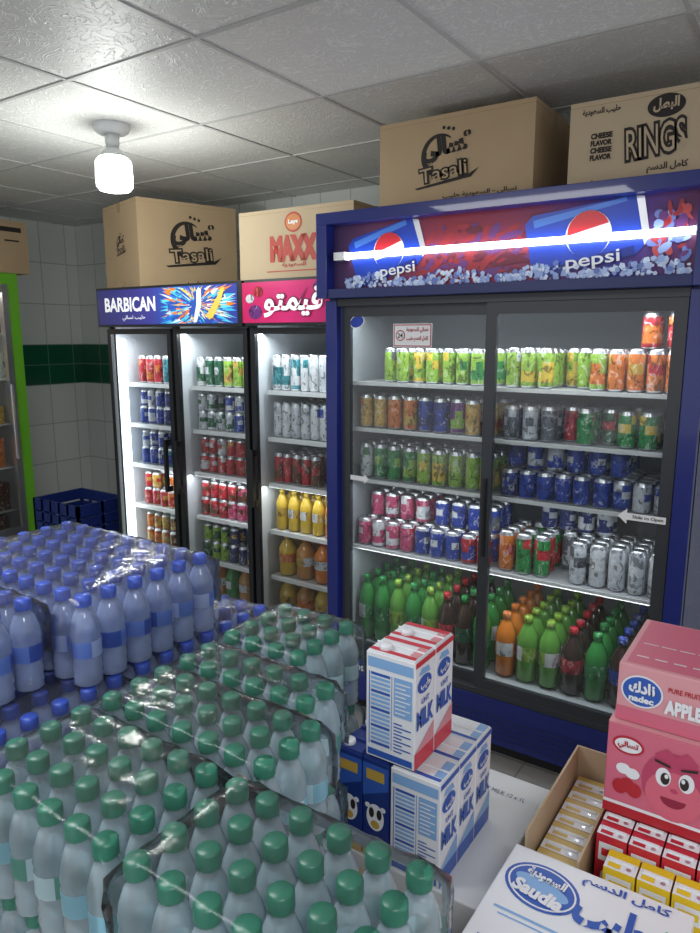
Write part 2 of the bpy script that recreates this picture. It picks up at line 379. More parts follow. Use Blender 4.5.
text(SAU+' '+TAS,F,.408,1.64,.095,.024,plain_red,fr1,off=.0055,bold=.03); text(HAL+' '+KAM,F,.408,1.607,.095,.024,plain_red,fr1,off=.0055,bold=.03)
text('Slide to Open',F2,1.29,1.030,.095,.014,inkb,fr1,off=.004,bold=.01)
text('Everfrost',FS(X0,FY,0),.13,.205,.16,.035,white,fr1,rot=-.02,off=.002,bold=.01)
# shelves + contents
SH=[1.43,1.235,1.015,.715]
b=MB()
for z in SH:
    b.box(X0+.066,X1-.066,FY+.10,FY+.106,z-.015,z,offw)
    b.box(X0+.066,X1-.066,FY+.106,BY-.062,z-.008,z-.002,P('wire_shelf',(.45,.47,.5),.4))
b.obj('shelf_racks',fr1)
cy=FY+.112; xa,xb,xm,xc=X0+.07,-1.01,-.99,X1-.07
b=MB()
fillcans(b,xa+.12,xb,cy,SH[0],[(.15,'lime','grey'),(.6,'lime','yellow'),(1,'lime','green')],4,.027,.14,jit=.03,gapf=.06)
fillcans(b,xm,xc,cy,SH[0],[(.12,'lime','white'),(.42,'lime','yellow'),(.6,'lime','orange'),(.78,'orange','gold'),(1,'orange','red')],4,.028,.145,jit=.02,gapf=.04)
fillcans(b,xm+.46,xc,cy+.02,SH[0]+.145,[(1,'red','orange')],2,.028,.12,gapf=0)
fillcans(b,xa,xb,cy,SH[1],[(.1,'gold','orange'),(.42,'orange','gold'),(.66,'blue','dblue'),(.8,'purple','lime'),(1,'gold','orange')],4,.030,.14,jit=.02)
fillcans(b,xm,xc,cy,SH[1],[(.3,'grey','silver'),(.36,'silver','grey'),(.62,'green','red'),(.7,'dgreen','red'),(1,'green','yellow')],4,.030,.13,jit=.02,gapf=.05)
fillcans(b,xa,xb,cy,SH[2],[(.1,'green','white'),(.5,'green','lime'),(1,'lime','yellow')],4,.030,.15,jit=.02)
fillcans(b,xm,xc,cy,SH[2],[(.12,'dblue','blue'),(.7,'blue','blue'),(1,'blue','silver')],5,.030,.105,gapf=0)
fillcans(b,xm,xm+.46,cy+.05,SH[2]+.105,[(.1,'dblue','blue'),(1,'blue','silver')],4,.031,.098,gapf=.0)
fillcans(b,xa,xb,cy,SH[3],[(.25,'pink','white'),(.48,'pink','red'),(.78,'blue','white'),(1,'red','blue')],4,.031,.118,gapf=.0)
fillcans(b,xa+.02,xa+.32,cy+.07,SH[3]+.118,[(1,'pink','white')],3,.031,.11,gapf=0)
fillcans(b,xa+.34,xb,cy+.07,SH[3]+.118,[(.5,'blue','white'),(1,'blue','grey')],3,.031,.11,gapf=0)
fillcans(b,xm,xc,cy,SH[3],[(.14,'orange','red'),(.26,'green','red'),(.36,'green','white'),(.5,'grey','silver'),(1,'silver','white')],4,.030,.16,jit=.015)
fillcans(b,xm+.12,xm+.4,cy+.14,SH[3]+.16,[(1,'dblue','silver')],2,.031,.10,gapf=0)
b.obj('soda_cans')
b=MB()
def bots(x0,x1,y,z,seq,rows,r,h):
    n=len(seq); st=(x1-x0)/n
    for i,(l,lb,cp) in enumerate(seq):
        for k in range(rows): sodab(b,x0+(i+.5)*st,y+r+.004+k*(2*r+.006)+random.uniform(0,.003),z,l,lb,cp,min(r,st*.49),h*random.uniform(.97,1.01))
G=('g','green','green');Gy=('l','lime','lime');O_=('o','orange','orange');Cc=('c','red','red');Cp=('c','blue','blue');Br=('c','dgreen','green')
bots(xa,xb,cy,.272,[G,G,Gy,G,Gy,Cc,Br,G],4,.042,.30)
bots(xm,xc,cy,.272,[O_,Gy,Gy,Cc,G,Cp,G],5,.042,.27)
b.obj('soda_bottles')

# ---------------------------------------------------------------- three door fridge
Y2=2.52;B2=3.20; U0=-3.308; DW=.523
linw=P('liner_white',(.66,.70,.74),.5)
b=MB()
zt=1.87
b.box(U0,U0+.03,Y2+.04,B2,.08,zt-.01,black,{'E':linw}); b.box(-1.77,-1.742,Y2+.04,B2,.08,zt-.01,black,{'W':linw})
b.box(U0+.03,-1.77,B2-.04,B2,.08,zt-.01,linw); b.box(U0,-1.742,Y2+.04,B2,zt-.20,zt-.01,black)
b.box(U0+.03,-1.77,Y2+.06,B2-.04,.08,.2,linw); b.box(U0,-1.742,Y2+.02,Y2+.06,.03,.18,black)
b.box(U0+.02,-1.76,Y2+.04,B2-.02,0,.08,black)
for k in (1,2):
    b.box(U0+k*DW-.008,U0+k*DW+.008,Y2+.04,B2-.04,.18,zt-.2,linw)
for k in range(4):
    xx=U0+k*DW; b.box(max(U0,xx-.018),min(-1.742,xx+.018),Y2+.02,Y2+.045,.18,zt-.2,black)
fr2=b.obj('display_refrigerator',bevel=.003)
hb=ramp('header_blue',[(U0,(.02,.02,.14)),(-2.9,(.04,.04,.26)),(-2.75,(.02,.08,.38)),(-2.262,(.03,.04,.26))],0,.3,.3)
hp=ramp('header_pink',[(-2.262,(.45,.01,.09)),(-2.0,(.60,.02,.16)),(-1.742,(.40,.01,.11))],0,.3,.3)
b=MB(); b.box(U0-.02,-2.27,Y2-.03,Y2+.04,zt-.205,zt,black); b.box(-2.254,-1.742,Y2-.03,Y2+.04,zt-.205,zt,black)
Fh=FS(U0-.02,Y2-.03,zt-.205)
b.rect(Fh,.008,.012,1.03,.193,hb,.002); b.rect(Fh,1.062,.012,1.57,.193,hp,.002)
cols=[P('burst_'+str(i),c,.3,emit=c,es=.3) for i,c in enumerate([(.05,.38,.7),(.75,.45,.05),(.02,.12,.5),(.65,.7,.75),(.7,.18,.02),(.1,.55,.7)])]
cu_,cv_=.76,.10
def clampq(p,q): return (min(max(p,.5),1.028),min(max(q,.014),.191))
for i in range(260):
    a=random.random()*6.283; r1=random.uniform(.02,.14); r2=r1+random.uniform(.015,.08); da=random.uniform(.04,.09)
    pts=[(cu_+math.cos(a-da)*r1*1.5,cv_+math.sin(a-da)*r1),(cu_+math.cos(a)*r2*1.6,cv_+math.sin(a)*r2),(cu_+math.cos(a+da)*r1*1.5,cv_+math.sin(a+da)*r1)]
    if abs(pts[1][1]-cv_)>.1 and abs(pts[0][1]-cv_)>.09: continue
    b.onf(Fh,[clampq(*p) for p in pts],random.choice(cols),.003+i*.000006)
b.onf(Fh,[(.85,.03),(.875,.04),(.93,.12),(.955,.175),(.935,.18),(.905,.135),(.83,.05)],P('bottle_art',(.6,.45,.08),.2,emit=(.7,.5,.1),es=.3),.006)
b.onf(Fh,[(.74,.02),(.765,.02),(.80,.10),(.80,.17),(.785,.185),(.77,.17),(.765,.10)],cols[3],.006)
for (u,v,r_,m_) in ((1.14,.06,.04,'purple'),(1.16,.15,.03,'red'),(1.11,.12,.025,'white'),(1.50,.16,.03,'purple')):
    b.disc(Fh,u,v,r_,r_*.8,C[m_],.003)
b.obj('header_lightbox',fr2)
glw=P('letter_white',(.85,.85,.88),.4,emit=(1,1,1),es=.35)
text('BARBICAN',Fh,.27,.115,.40,.075,glw,fr2,rot=0,bold=.03,off=.004)
text(TAS+' '+HAL,Fh,.30,.045,.18,.03,glw,fr2,off=.004,bold=.01)
text(VIM,Fh,1.36,.10,.34,.14,P('letter_outline',(.2,.0,.06),.4),fr2,bold=.075,off=.006); text(VIM,Fh,1.36,.10,.33,.13,glw,fr2,bold=.03,off=.008)  # dark printed outline behind the white word
for k in range(3):
    x0=U0+k*DW+.010; x1=x0+DW-.020
    if k==2: x1=-1.755
    d=door(x0,x1,Y2,.19,zt-.215,.028,black,glass2)
    hx = x1-.05 if k==0 else x0+.012
    d.box(hx,hx+.018,Y2-.04,Y2-.022,.80,1.08,black); d.box(hx,hx+.018,Y2-.03,Y2,.80,.83,black); d.box(hx,hx+.018,Y2-.03,Y2,1.05,1.08,black)
    d.obj('hinged_door_%d'%(k+1),fr2)
SH2=[1.36,1.13,.90,.66,.42]
led=P('cooler_led',(1,1,1),.3,emit=(.88,.95,1),es=4)
b=MB()
for z in SH2:
    for k in range(3):
        x0=U0+k*DW+.03; x1=x0+DW-.06
        b.box(x0,x1,Y2+.09,Y2+.097,z-.022,z,white); b.box(x0,x1,Y2+.097,B2-.045,z-.01,z-.003,offw)
b.obj('shelf_racks',fr2)
b=MB()
b.box(U0+.045,U0+.085,Y2+.035,Y2+.06,.24,1.60,led)
b.obj('led_strip',fr2)
b=MB(); cy=Y2+.102
seq=[[('red','orange'),('teal','blue')],[('blue','silver'),('dblue','blue')],[('blue','silver'),('teal','blue')],[('red','gold'),('orange','red')],[('orange','gold'),('brown','gold')]]
sq2=[[('dgreen','white'),('lime','gold')],[('silver','dgreen'),('blue','white')],[('red','white'),('red','gold')],[('red','brown'),('pink','brown')],[('lime','dgreen'),('dblue','gold')]]
sq3=[[('white','teal'),('white','silver')],[('silver','white'),('white','blue')],[('red','brown'),('brown','red')]]
for k,S in enumerate((seq,sq2)):
    x0=U0+k*DW+.035; x1=x0+DW-.07
    if k==0: x0+=.06
    for i,z in enumerate(SH2):
        a_,b_=S[i]
        if i==0: fillcans(b,x0,x1,cy,z,[(.5,*a_),(1,*b_)],6,.027,.15,jit=.01)
        else:
            fillcans(b,x0,x1,cy,z,[(.5,*a_),(1,*b_)],6,.027,.098,jit=.004,gapf=0)
            fillcans(b,x0,x1,cy+.004,z+.0985,[(.5,*a_),(1,*b_)],6,.027,.09,jit=.01,gapf=.05)
x0=U0+2*DW+.035; x1=-1.775
for i in range(3):
    z=SH2[i]; a_,b_=sq3[i]; fillcans(b,x0,x1,cy,z,[(.5,*a_),(1,*b_)],6,.026,.17 if i<2 else .15)
b.obj('beverage_cans')
b=MB()
bots(x0,x1,cy,SH2[3],[('y','gold','yellow')]*4+[('o','gold','red'),('y','white','yellow')],5,.033,.205)
bots(x0,x1,cy,.203,[('y','gold','yellow'),('a','orange','orange'),('y','gold','blue'),('o','gold','orange')],4,.050,.20)
bots(x0,x1,cy,SH2[4],[('y','orange','yellow'),('a','gold','orange'),('o','white','red'),('y','gold','blue')],4,.050,.215)
for k in range(2):
    x0_=U0+k*DW+.09; bots(x0_,x0_+.38,cy,.203,[('o','gold','red'),('g','green','green'),('a','gold','blue'),('c','red','red')],3,.043,.20)
b.obj('juice_bottles')

# ---------------------------------------------------------------- green fridge on left wall
gf=P('lime_frame',(.16,.50,.03),.3,coat=.3)
b=MB(); gx=-4.48; gy0,gy1=.9,2.74
b.box(WX+.01,gx-.04,gy0,gy0+.04,.05,2.02,white); b.box(WX+.01,gx-.04,gy1-.04,gy1,.05,2.02,white)
b.box(WX+.01,WX+.05,gy0+.04,gy1-.04,.05,2.02,linw)
b.box(WX+.01,gx-.04,gy0+.04,gy1-.04,1.94,2.02,white); b.box(WX+.01,gx-.04,gy0+.04,gy1-.04,.05,.25,white); b.box(WX+.03,gx-.08,gy0+.03,gy1-.03,0,.05,black)
b.box(gx-.04,gx,gy0,gy1,.06,.27,gf); b.box(gx-.04,gx,gy0,gy1,1.95,2.02,gf)
for yy in (gy0,gy1-.075): b.box(gx-.04,gx,yy,yy+.075,.27,1.95,gf)
mid=(gy0+gy1)/2
for ya,yb in ((gy0+.077,mid-.002),(mid+.002,gy1-.077)):
    b.box(gx-.03,gx+.01,ya,ya+.04,.275,1.945,silver); b.box(gx-.03,gx+.01,yb-.04,yb,.275,1.945,silver)
    b.box(gx-.03,gx+.01,ya+.04,yb-.04,.275,.325,silver); b.box(gx-.03,gx+.01,ya+.04,yb-.04,1.895,1.945,silver)
    b.add([(gx-.01,ya+.04,.32),(gx-.01,yb-.04,.32),(gx-.01,yb-.04,1.9),(gx-.01,ya+.04,1.9)],[(0,1,2,3)],glass)
    b.box(gx+.01,gx+.04,yb-.035,yb-.02,.8,1.3,silver)
for i in range(5): b.box(WX+.06,gx-.10,gy0+.05,gy1-.05,.42+i*.3,.43+i*.3,offw)
fr3=b.obj('upright_freezer')
b=MB()
for i in range(6):
    z=.252 if i==0 else .432+(i-1)*.3
    y=gy0+.06
    while y<gy1-.14:
        w_=random.uniform(.05,.10); b.box(gx-.30,gx-.12,y,y+w_,z,z+random.uniform(.10,.15 if i==0 else .24),C[random.choice(['gold','white','brown','orange','white','gold'])]); y+=w_+.008
b.obj('packaged_food')

# ---------------------------------------------------------------- cardboard boxes
def carton(L_,D_,H_,loc,rot,mat=cardb,flap=False):
    b=MB(); M=Matrix.Translation(loc)@Matrix.Rotation(rot,4,'Z'); b.M=M
    b.box(0,L_,0,D_,0,H_-.004,mat)
    b.box(0,L_,0,D_/2-.0015,H_-.004,H_,mat); b.box(0,L_,D_/2+.0015,D_,H_-.004,H_,mat)
    b.box(-.0006,L_+.0006,D_/2-.024,D_/2+.024,H_-.05,H_+.0006,tape)
    b.box(-.0006,L_+.0006,D_/2-.024,D_/2+.024,0.0002,.05,tape)
    b.box(-.0004,L_+.0004,-.0004,D_+.0004,H_*.985-.012,H_*.985-.0105,tape)
    S=(M@Vector((0,0,0)),(M.to_3x3()@Vector((1,0,0))),Vector((0,0,1)),(M.to_3x3()@Vector((0,-1,0))))
    E=(M@Vector((L_,0,0)),(M.to_3x3()@Vector((0,1,0))),Vector((0,0,1)),(M.to_3x3()@Vector((1,0,0))))
    Wf=(M@Vector((0,D_,0)),(M.to_3x3()@Vector((0,-1,0))),Vector((0,0,1)),(M.to_3x3()@Vector((-1,0,0))))
    return b,S,E,Wf
def logo(b,F,u,v,s,jobs):
    b.M=None
    b.disc(F,u-s*.12,v+s*.10,s*.50,s*.50,inkb,.001,28,.9,5.2); b.disc(F,u-s*.06,v+s*.10,s*.43,s*.43,cardb,.0016,28)
    b.onf(F,[(u-s*.80,v-s*.62),(u-s*.70,v-s*.66),(u+s*.75,v-s*.50),(u+s*.95,v-s*.30),(u+s*.70,v-s*.42)],inkb,.0018)
    for i in range(3): b.disc(F,u+s*(.0+.13*i),v+s*(.72-.03*i),s*.045,s*.045,inkb,.002,8)
    jobs.append((TAS,F,u+s*.08,v+s*.22,s*1.35,s*.72,.10,.07,inkb,.003)); jobs.append(('Tasali',F,u,v-s*.30,s*1.35,s*.42,.10,.09,inkb,.0035)); jobs.append(('Tasali',F,u,v-s*.30,s*1.27,s*.33,.10,.0,cardb,.0045))
def box_logo(name,L_,D_,H_,loc,rot,lu,lv,ls,extra=None,west=False,mat=cardb):
    b,S,E,Wf=carton(L_,D_,H_,loc,rot,mat); jobs=[]
    logo(b,S,lu,lv,ls,jobs)
    if west: logo(b,Wf,D_*.5,H_*.52,.085,jobs)
    b.M=None
    o=b.obj(name)
    for (st,F,u,v,w,h,r,bo,mt,of) in jobs: text(st,F,u,v,w,h,mt,o,rot=r,bold=bo,off=of)
    if extra:
        for (st,u,v,w,h) in extra: text(st,S,u,v,w,h,inkb,o,off=.002,bold=.03)
    return o,S,E,Wf
a=math.radians(73)
box_logo('cardboard_carton',.60,.48,.47,(-3.10,2.60,1.871),a,.31,.25,.20,[(HAL+' '+SAU,.40,.04,.24,.028)],west=True)
b,S,E,Wf=carton(.66,.42,.33,(-2.43,2.66,1.871),.02,cardb2); b.M=None
rd=P('red_ink',(.42,.04,.025),.6)
b.disc(S,.33,.265,.05,.045,rd,.001); b.disc(S,.33,.265,.042,.036,P('ink_orange',(.55,.18,.03),.5),.0016)
b.rect(S,.33-.16,.045,.33+.16,.05,rd,.001)
o=b.obj('snack_carton'); text('MAXX',S,.33,.15,.28,.12,rd,o,bold=.09,off=.002); text('Lays',S,.33,.265,.055,.024,white,o,bold=.04,off=.003); text(SAU,S,.33,.075,.14,.025,rd,o,bold=.03)
o,S,E,Wf=box_logo('cardboard_carton',.62,.42,.325,(X0+.195,FY+.10,2.092),0,.275,.17,.150,[(HAL+' '+SAU+' - '+TAS,.42,.035,.29,.024)])
b,S,E,Wf=carton(.68,.45,.275,(X0+.938,FY+.09,2.092),0,cardb2); b.M=None
b.disc(S,.295,.225,.055,.034,inkb,.001); b.rect(S,.08,.02,.084,.03,inkb)
o=b.obj('snack_carton')
text(BAT,S,.295,.228,.075,.04,cardb2,o,bold=.04,off=.002); text('RINGS',S,.27,.13,.185,.11,inkb,o,rot=.08,bold=.10,off=.002); text('RINGS',S,.27,.13,.172,.09,cardb2,o,rot=.08,bold=.0,off=.003)
for i in range(4): text(['CHEESE','FLAVOR','CHEESE','FLAVOR'][i],S,.105,.165-.022*i,.068,.018,inkb,o,bold=.06,off=.002)
text(SAU+' '+HAL,S,.10,.24,.12,.024,inkb,o,bold=.03); text(KAM,S,.31,.045,.12,.03,inkb,o,bold=.03)
b,S,E,Wf=carton(.46,.50,.33,(-4.93,2.33,2.021),0); b.M=None; b.rect(E,.26,.26,.46,.29,inkb); b.rect(E,.34,.2,.44,.21,inkb); b.obj('cardboard_carton')

# ---------------------------------------------------------------- blue crates + cable
b=MB(); cb=P('crate_blue',(.01,.025,.16),.45)
cx0,cx1,cy0,cy1=-4.12,-3.66,2.50,2.86
for k in range(2):
    z=k*.30
    b.box(cx0,cx1,cy0,cy1,z+.0,z+.02,cb)
    for zz in (.02,.09,.16,.23):
        h_=.055 if zz<.2 else .07
        b.box(cx0,cx1,cy0,cy0+.015,z+zz,z+zz+h_,cb); b.box(cx0,cx1,cy1-.015,cy1,z+zz,z+zz+h_,cb)
        b.box(cx0,cx0+.015,cy0+.015,cy1-.015,z+zz,z+zz+h_,cb); b.box(cx1-.015,cx1,cy0+.015,cy1-.015,z+zz,z+zz+h_,cb)
    for i in range(6):
        xx=cx0+i*(cx1-cx0-.02)/5; b.box(xx,xx+.02,cy0,cy0+.012,z+.02,z+.30,cb); b.box(xx,xx+.02,cy1-.012,cy1,z+.02,z+.30,cb)
    for yy in (cy0,cy0+.17,cy1-.02): b.box(cx1-.012,cx1,yy,yy+.02,z+.02,z+.30,cb); b.box(cx0,cx0+.012,yy,yy+.02,z+.02,z+.30,cb)
b.obj('plastic_crate')
b=MB(); pts=[(-4.62+.04*math.sin(i*.9),WY-.012,2.1-i*.09) for i in range(23)]+[(-4.5,WY-.03,.006),(-4.3,WY-.06,.006)]
for p,q in zip(pts,pts[1:]): b.tube(p,q,.006,black,6)
b.box(-4.67,-4.57,WY-.03,WY-.001,2.08,2.16,white); b.obj('power_cable')

# ---------------------------------------------------------------- water bottles
wat=see('bottle_plastic_aqua',(.66,.84,.93),.30,.45,.10,tint=(.93,.98,.99))
watb=see('bottle_plastic_blue',(.52,.64,1.0),.34,.45,.10,tint=(.86,.91,1.0))
film=see('shrink_film_blue',(.9,.93,.97),.01,.06,.15,.55,22,tint=(.99,.995,1),grough=.16,gior=1.3)
filmg=see('shrink_film_clear',(.9,.93,.97),.0,.05,.15,.30,18,tint=(.995,.998,1),grough=.16,gior=1.22)
capg=P('cap_green',(.035,.20,.13),.35); capb=P('cap_blue',(.045,.10,.52),.35)
labA=(P('label_aqua',(.26,.56,.68),.35),P('label_aqua_light',(.55,.75,.80),.35),P('label_green',(.08,.34,.26),.35),P('label_aqua_light',(.5,.7,.76),.35))
labB=(P('label_blue',(.03,.08,.42),.35),P('label_mid',(.12,.22,.65),.35),P('label_pale',(.42,.52,.84),.35),P('label_mid',(.1,.22,.7),.35))
def wbottle(mb,cx,cy,z,r,h,body,lab,cap,rot,cr_):
    pr=[(.7,0),(.97,.04),(.9,.08),(.98,.12),(.9,.17),(.98,.22),(.92,.30),(.98,.34),(.98,.52),(.94,.56),(1,.60),(.88,.71),(.6,.82),(.42,.875)]
    ms=[body]*7+[lab]+[body]*6
    pr=[(a*r,c*h) for a,c in pr]
    pr+=[(cr_,.88*h),(cr_*1.03,.89*h),(cr_,.985*h),(cr_*.85,h)]
    ms[13]=cap; ms+=[cap]*4
    mb.lathe(cx,cy,z,pr,ms[:len(pr)],14,rot)
def filmmesh(mb,x0,x1,y0,y1,zt,zb,fm,n=18):
    r=random.Random(int((x0+y0)*1e4)); vs=[];fs=[]
    N=n+1
    for j in range(N):
        for i in range(N):
            e=min(i,j,n-i,n-j); dz=-.022 if e==0 else (-.004 if e==1 else 0)
            vs.append((x0+(x1-x0)*i/n,y0+(y1-y0)*j/n,zt+.003+r.uniform(-.002,.003)+dz))
    for j in range(n):
        for i in range(n): fs.append((j*N+i,j*N+i+1,(j+1)*N+i+1,(j+1)*N+i))
    ring=[(i,0) for i in range(n)]+[(n,j) for j in range(n)]+[(i,n) for i in range(n,0,-1)]+[(0,j) for j in range(n,0,-1)]
    prev=[j*N+i for i,j in ring]; K=5
    for k in range(1,K+1):
        cur=[]
        for i,j in ring:
            px=x0+(x1-x0)*i/n;py=y0+(y1-y0)*j/n
            o=r.uniform(.000,.003)
            px+=o if i==n else (-o if i==0 else 0); py+=o if j==n else (-o if j==0 else 0)
            cur.append(len(vs)); vs.append((px,py,zt-.018+(zb-zt+.018)*k/K))
        m=len(ring)
        for q in range(m): fs.append((prev[q],cur[q],cur[(q+1)%m],prev[(q+1)%m]))
        prev=cur
    mb.add(vs,fs,fm,True)
def pack(name,x0,y0,nx,ny,sp,z,r,h,body,lab,cap,fm,cr_=.0148,wrap=True):
    mb=MB()
    for i in range(nx):
        for j in range(ny):
            wbottle(mb,x0+i*sp+random.uniform(-.0012,.0012),y0+j*sp+random.uniform(-.0012,.0012),z,r,h,body,lab,cap,random.random()*6.28,cr_)
    if wrap:
        filmmesh(mb,x0-r-.001,x0+(nx-1)*sp+r+.001,y0-r-.001,y0+(ny-1)*sp+r+.001,z+h,z+h*.35,fm)
    return mb.obj(name)
gz=1.06; gh=.172; sp=.0525; gr=.0255
ga=-.885
for lay in range(2):
    z=gz-gh*(lay+1)
    pack('water_bottle_pack',ga,.430,6,4,sp,z,gr,gh,wat,labA,capg,filmg)
    pack('water_bottle_pack',ga+6*sp+.003,.430,6,4,sp,z,gr,gh,wat,labA,capg,filmg)
    pack('water_bottle_pack',ga,.430+4*sp+.003,7,3,sp,z,gr,gh,wat,labA,capg,filmg)
    pack('water_bottle_pack',ga,.430+7*sp+.006,6,2,sp,z,gr,gh,wat,labA,capg,filmg)
    pack('water_bottle_pack',ga-.006,.430+9*sp+.024,4,4,sp,z,gr,gh,wat,labA,capg,filmg)
bz=1.145; bh=.178; sb=.060; br=.029
pack('water_bottle_pack',-1.60,.44,8,5,sb,bz-bh,br,bh,watb,labB,capb,film)
pack('water_bottle_pack',-1.585,.44+5*sb+.012,9,6,sb,bz-bh,br,bh,watb,labB,capb,film)
for lay in (1,2):
    pack('water_bottle_pack',-1.570,.44,9,7,sb,bz-bh*(lay+1),br,bh,watb,labB,capb,film)
    pack('water_bottle_pack',-1.570,.44+7*sb+.008,9,7,sb,bz-bh*(lay+1),br,bh,watb,labB,capb,film)
def stack(x0,x1,y0,y1,z1,n,mat,name):
    b=MB(); h_=z1/n
    for k in range(n):
        b.box(x0,x1,y0,y1,k*h_+.001,(k+1)*h_,mat); b.box(x0-.0006,x1+.0006,(y0+y1)/2-.02,(y0+y1)/2+.02,(k+1)*h_-.06,(k+1)*h_-.001,tape)
    return b.obj(name,bevel=.003)
stack(-1.62,-1.06,.40,1.29,bz-3*bh-.001,2,cardb,'cardboard_carton_stack')
zs=gz-2*gh-.001
stack(ga-.03,-.27,.40,.614,zs,3,cardb,'cardboard_carton_stack'); stack(ga-.03,-.54,.617,.895,zs,3,cardb,'cardboard_carton_stack')
stack(ga-.035,-.695,.898,1.12,zs,3,cardb,'cardboard_carton_stack')

# ---------------------------------------------------------------- white cartons with milk
wb=noisy('white_board',(.60,.62,.64),(.66,.68,.69),6,.6)
b=MB(); H_=.356
bx0=-.672
for k in range(2):
    b.box(bx0,-.37,.925,1.29,k*H_+.0005,(k+1)*H_-.001,wb)
    FE_=FE(-.37,.925,k*H_)
    b.rect(FE_,.0,.16,.365,.19,P('print_mid_blue',(.05,.12,.45),.5)); b.rect(FE_,.05,.22,.12,.29,navy); b.rect(FE_,.15,.22,.30,.235,navy); b.rect(FE_,.15,.25,.27,.262,navy)
b.rect(FT(bx0,.925,2*H_-.001),.14,0,.15,.365,offw); 
o=b.obj('white_carton_stack',bevel=.003)
FTt=FT(bx0,.925,2*H_-.001)
text('UHT MILK 12 x 1L',FTt,.22,.30,.10,.012,navy,o,rot=0)
mb1=P('milk_blue',(.03,.10,.42),.35); mbl=P('milk_light_blue',(.22,.40,.68),.35); mred=P('milk_red',(.55,.03,.05),.35); mw=P('milk_white',(.74,.76,.79),.3); mpk=P('milk_pink',(.62,.25,.28),.35)
choc=P('choc_navy',(.01,.03,.18),.3); cgold=P('carton_gold',(.5,.32,.05),.4)
def milk(x0,y0,z0,w=.094,d=.068,h=.197,base=mw,sty=0):
    b=MB(); x1,y1=x0+w,y0+d
    b.box(x0,x1,y0,y1,z0,z0+h-.006,base)
    b.box(x0+.002,x1-.002,y0+.002,y1-.002,z0+h-.006,z0+h-.003,base); b.box(x0+.001,x1-.001,y0+d/2-.002,y0+d/2+.002,z0+h-.003,z0+h,base)
    T=FT(x0,y0,z0+h-.003)
    if sty==1:
        b.rect(T,.004,.004,w-.004,.014,mred); b.rect(T,.004,d-.016,w-.004,d-.004,mred); b.rect(T,w-.02,.016,w-.004,d-.018,mpk)
    elif sty==0:
        b.rect(T,.004,.004,w-.004,.012,mb1); b.rect(T,w-.02,.014,w-.004,d-.005,mbl)
    b.lathe(x0+w*.3,y0+d*.25,z0+h-.003,[(.011,0),(.011,.008),(.009,.009)],[mw]*3,14)
    S=FS(x0,y0,z0);E=FE(x1,y0,z0)
    if sty<2:
        b.rect(S,.004,.004,w-.004,h*.08,mb1); b.rect(S,.004,h*.84,w-.004,h*.93,mbl)
        b.rect(S,.006,h*.12,.0075,h*.8,mb1); b.rect(S,w*.53,h*.12,w*.54,h*.8,mb1)
        for i in range(17):
            b.rect(S,.010,h*(.13+i*.04),w*.50,h*(.155+i*.04),mbl if i%4 else mb1)
        b.rect(S,w*.58,h*.45,w*.94,h*.80,mbl)
        for i in range(8): b.rect(S,w*.61,h*(.48+i*.038),w*(.82+.09*(i%2)),h*(.492+i*.038),mw,.0014)
        for i in range(9): b.rect(S,w*.58,h*(.12+i*.032),w*(.75+.18*(i%2)),h*(.132+i*.032),mb1)
        b.rect(E,0,0,d,h*.15,mred if sty==1 else mb1); b.onf(E,[(0,h*.15),(d,h*.15),(d,h*.32)],mpk if sty==1 else mbl); b.rect(E,0,h*.92,d,h*.97,mred if sty==1 else mb1)
        b.disc(E,d*.45,h*.74,d*.36,h*.08,mb1)
        b.onf(E,[(d*.15,h*.84),(d*.75,h*.82),(d*.65,h*.88),(d*.3,h*.89)],mbl)
    else:
        b.onf(S,[(0,h*.6),(w,h*.72),(w,h*.93),(0,h*.93)],mb1); b.disc(S,w*.5,h*.42,w*.34,h*.13,mw); b.disc(S,w*.36,h*.46,w*.1,h*.05,inkb,.0014); b.disc(S,w*.66,h*.46,w*.1,h*.05,inkb,.0014); b.disc(S,w*.5,h*.35,w*.17,h*.04,cgold,.0014)
        for sx in (.2,.8): b.disc(S,w*sx,h*.52,w*.1,h*.025,mw,.001)
        b.rect(S,w*.15,h*.78,w*.85,h*.88,cgold,.0014); b.rect(S,0,0,w,h*.08,cgold)
    o=b.obj('milk_carton',bevel=.0015)
    if sty<2:
        text('MILK',E,d*.5,h*.44,d*.86,h*.17,mb1,o,bold=.05); text(HAL,E,d*.45,h*.74,d*.5,h*.09,mw,o,bold=.05,off=.003); text('UHT',E,d*.5,h*.59,d*.4,h*.05,mb1,o,bold=.03)
    return o
zb=2*H_-.0005
mx0=-.538
for i in range(3):
    milk(mx0,.928+i*.071,zb)
for i in range(2):
    milk(mx0-.050,.928+i*.0715,zb+.1985,sty=1)
for i in range(2):
    for j in range(2): milk(mx0-.056-i*.0545,.928+j*.071,zb,w=.052,base=choc,sty=2)

# ---------------------------------------------------------------- milk case (large printed top)
b=MB(); sx0,sx1,sy0,sy1,sz=-.355,-.075,.70,1.045,.762
b.box(sx0,sx1,sy0,sy1,.385,sz,mw); b.box(sx0,sx1,sy0,sy1,.001,.384,mw)
T=FT(sx0,sy0,sz)
b.rect(T,0,.0,.275,.012,mb1)
for k_,mt in ((0,mb1),(.005,mw),(.008,mb1)):
    b.disc(T,.070,.270,.060-k_,.048-k_,mt,.0008+k_*.05,30,rot=-.2)
b.disc(T,.070,.270,.045,.016,mbl,.0013,30,rot=-.2)
b.onf(T,[(.255,.21),(.268,.25),(.265,.28),(.25,.29),(.235,.26)],P('leaf_green',(.05,.35,.12),.5)); b.rect(T,.225,.17,.265,.195,mbl)
b.rect(T,.02,.195,.12,.200,mbl); b.rect(T,.03,.185,.11,.188,mbl)
b.rect(FE(sx1,sy0,.385),.02,.05,.30,.30,mb1); b.rect(FS(sx0,sy0,.385),.02,.05,.24,.30,mb1)
o=b.obj('milk_case',bevel=.003)
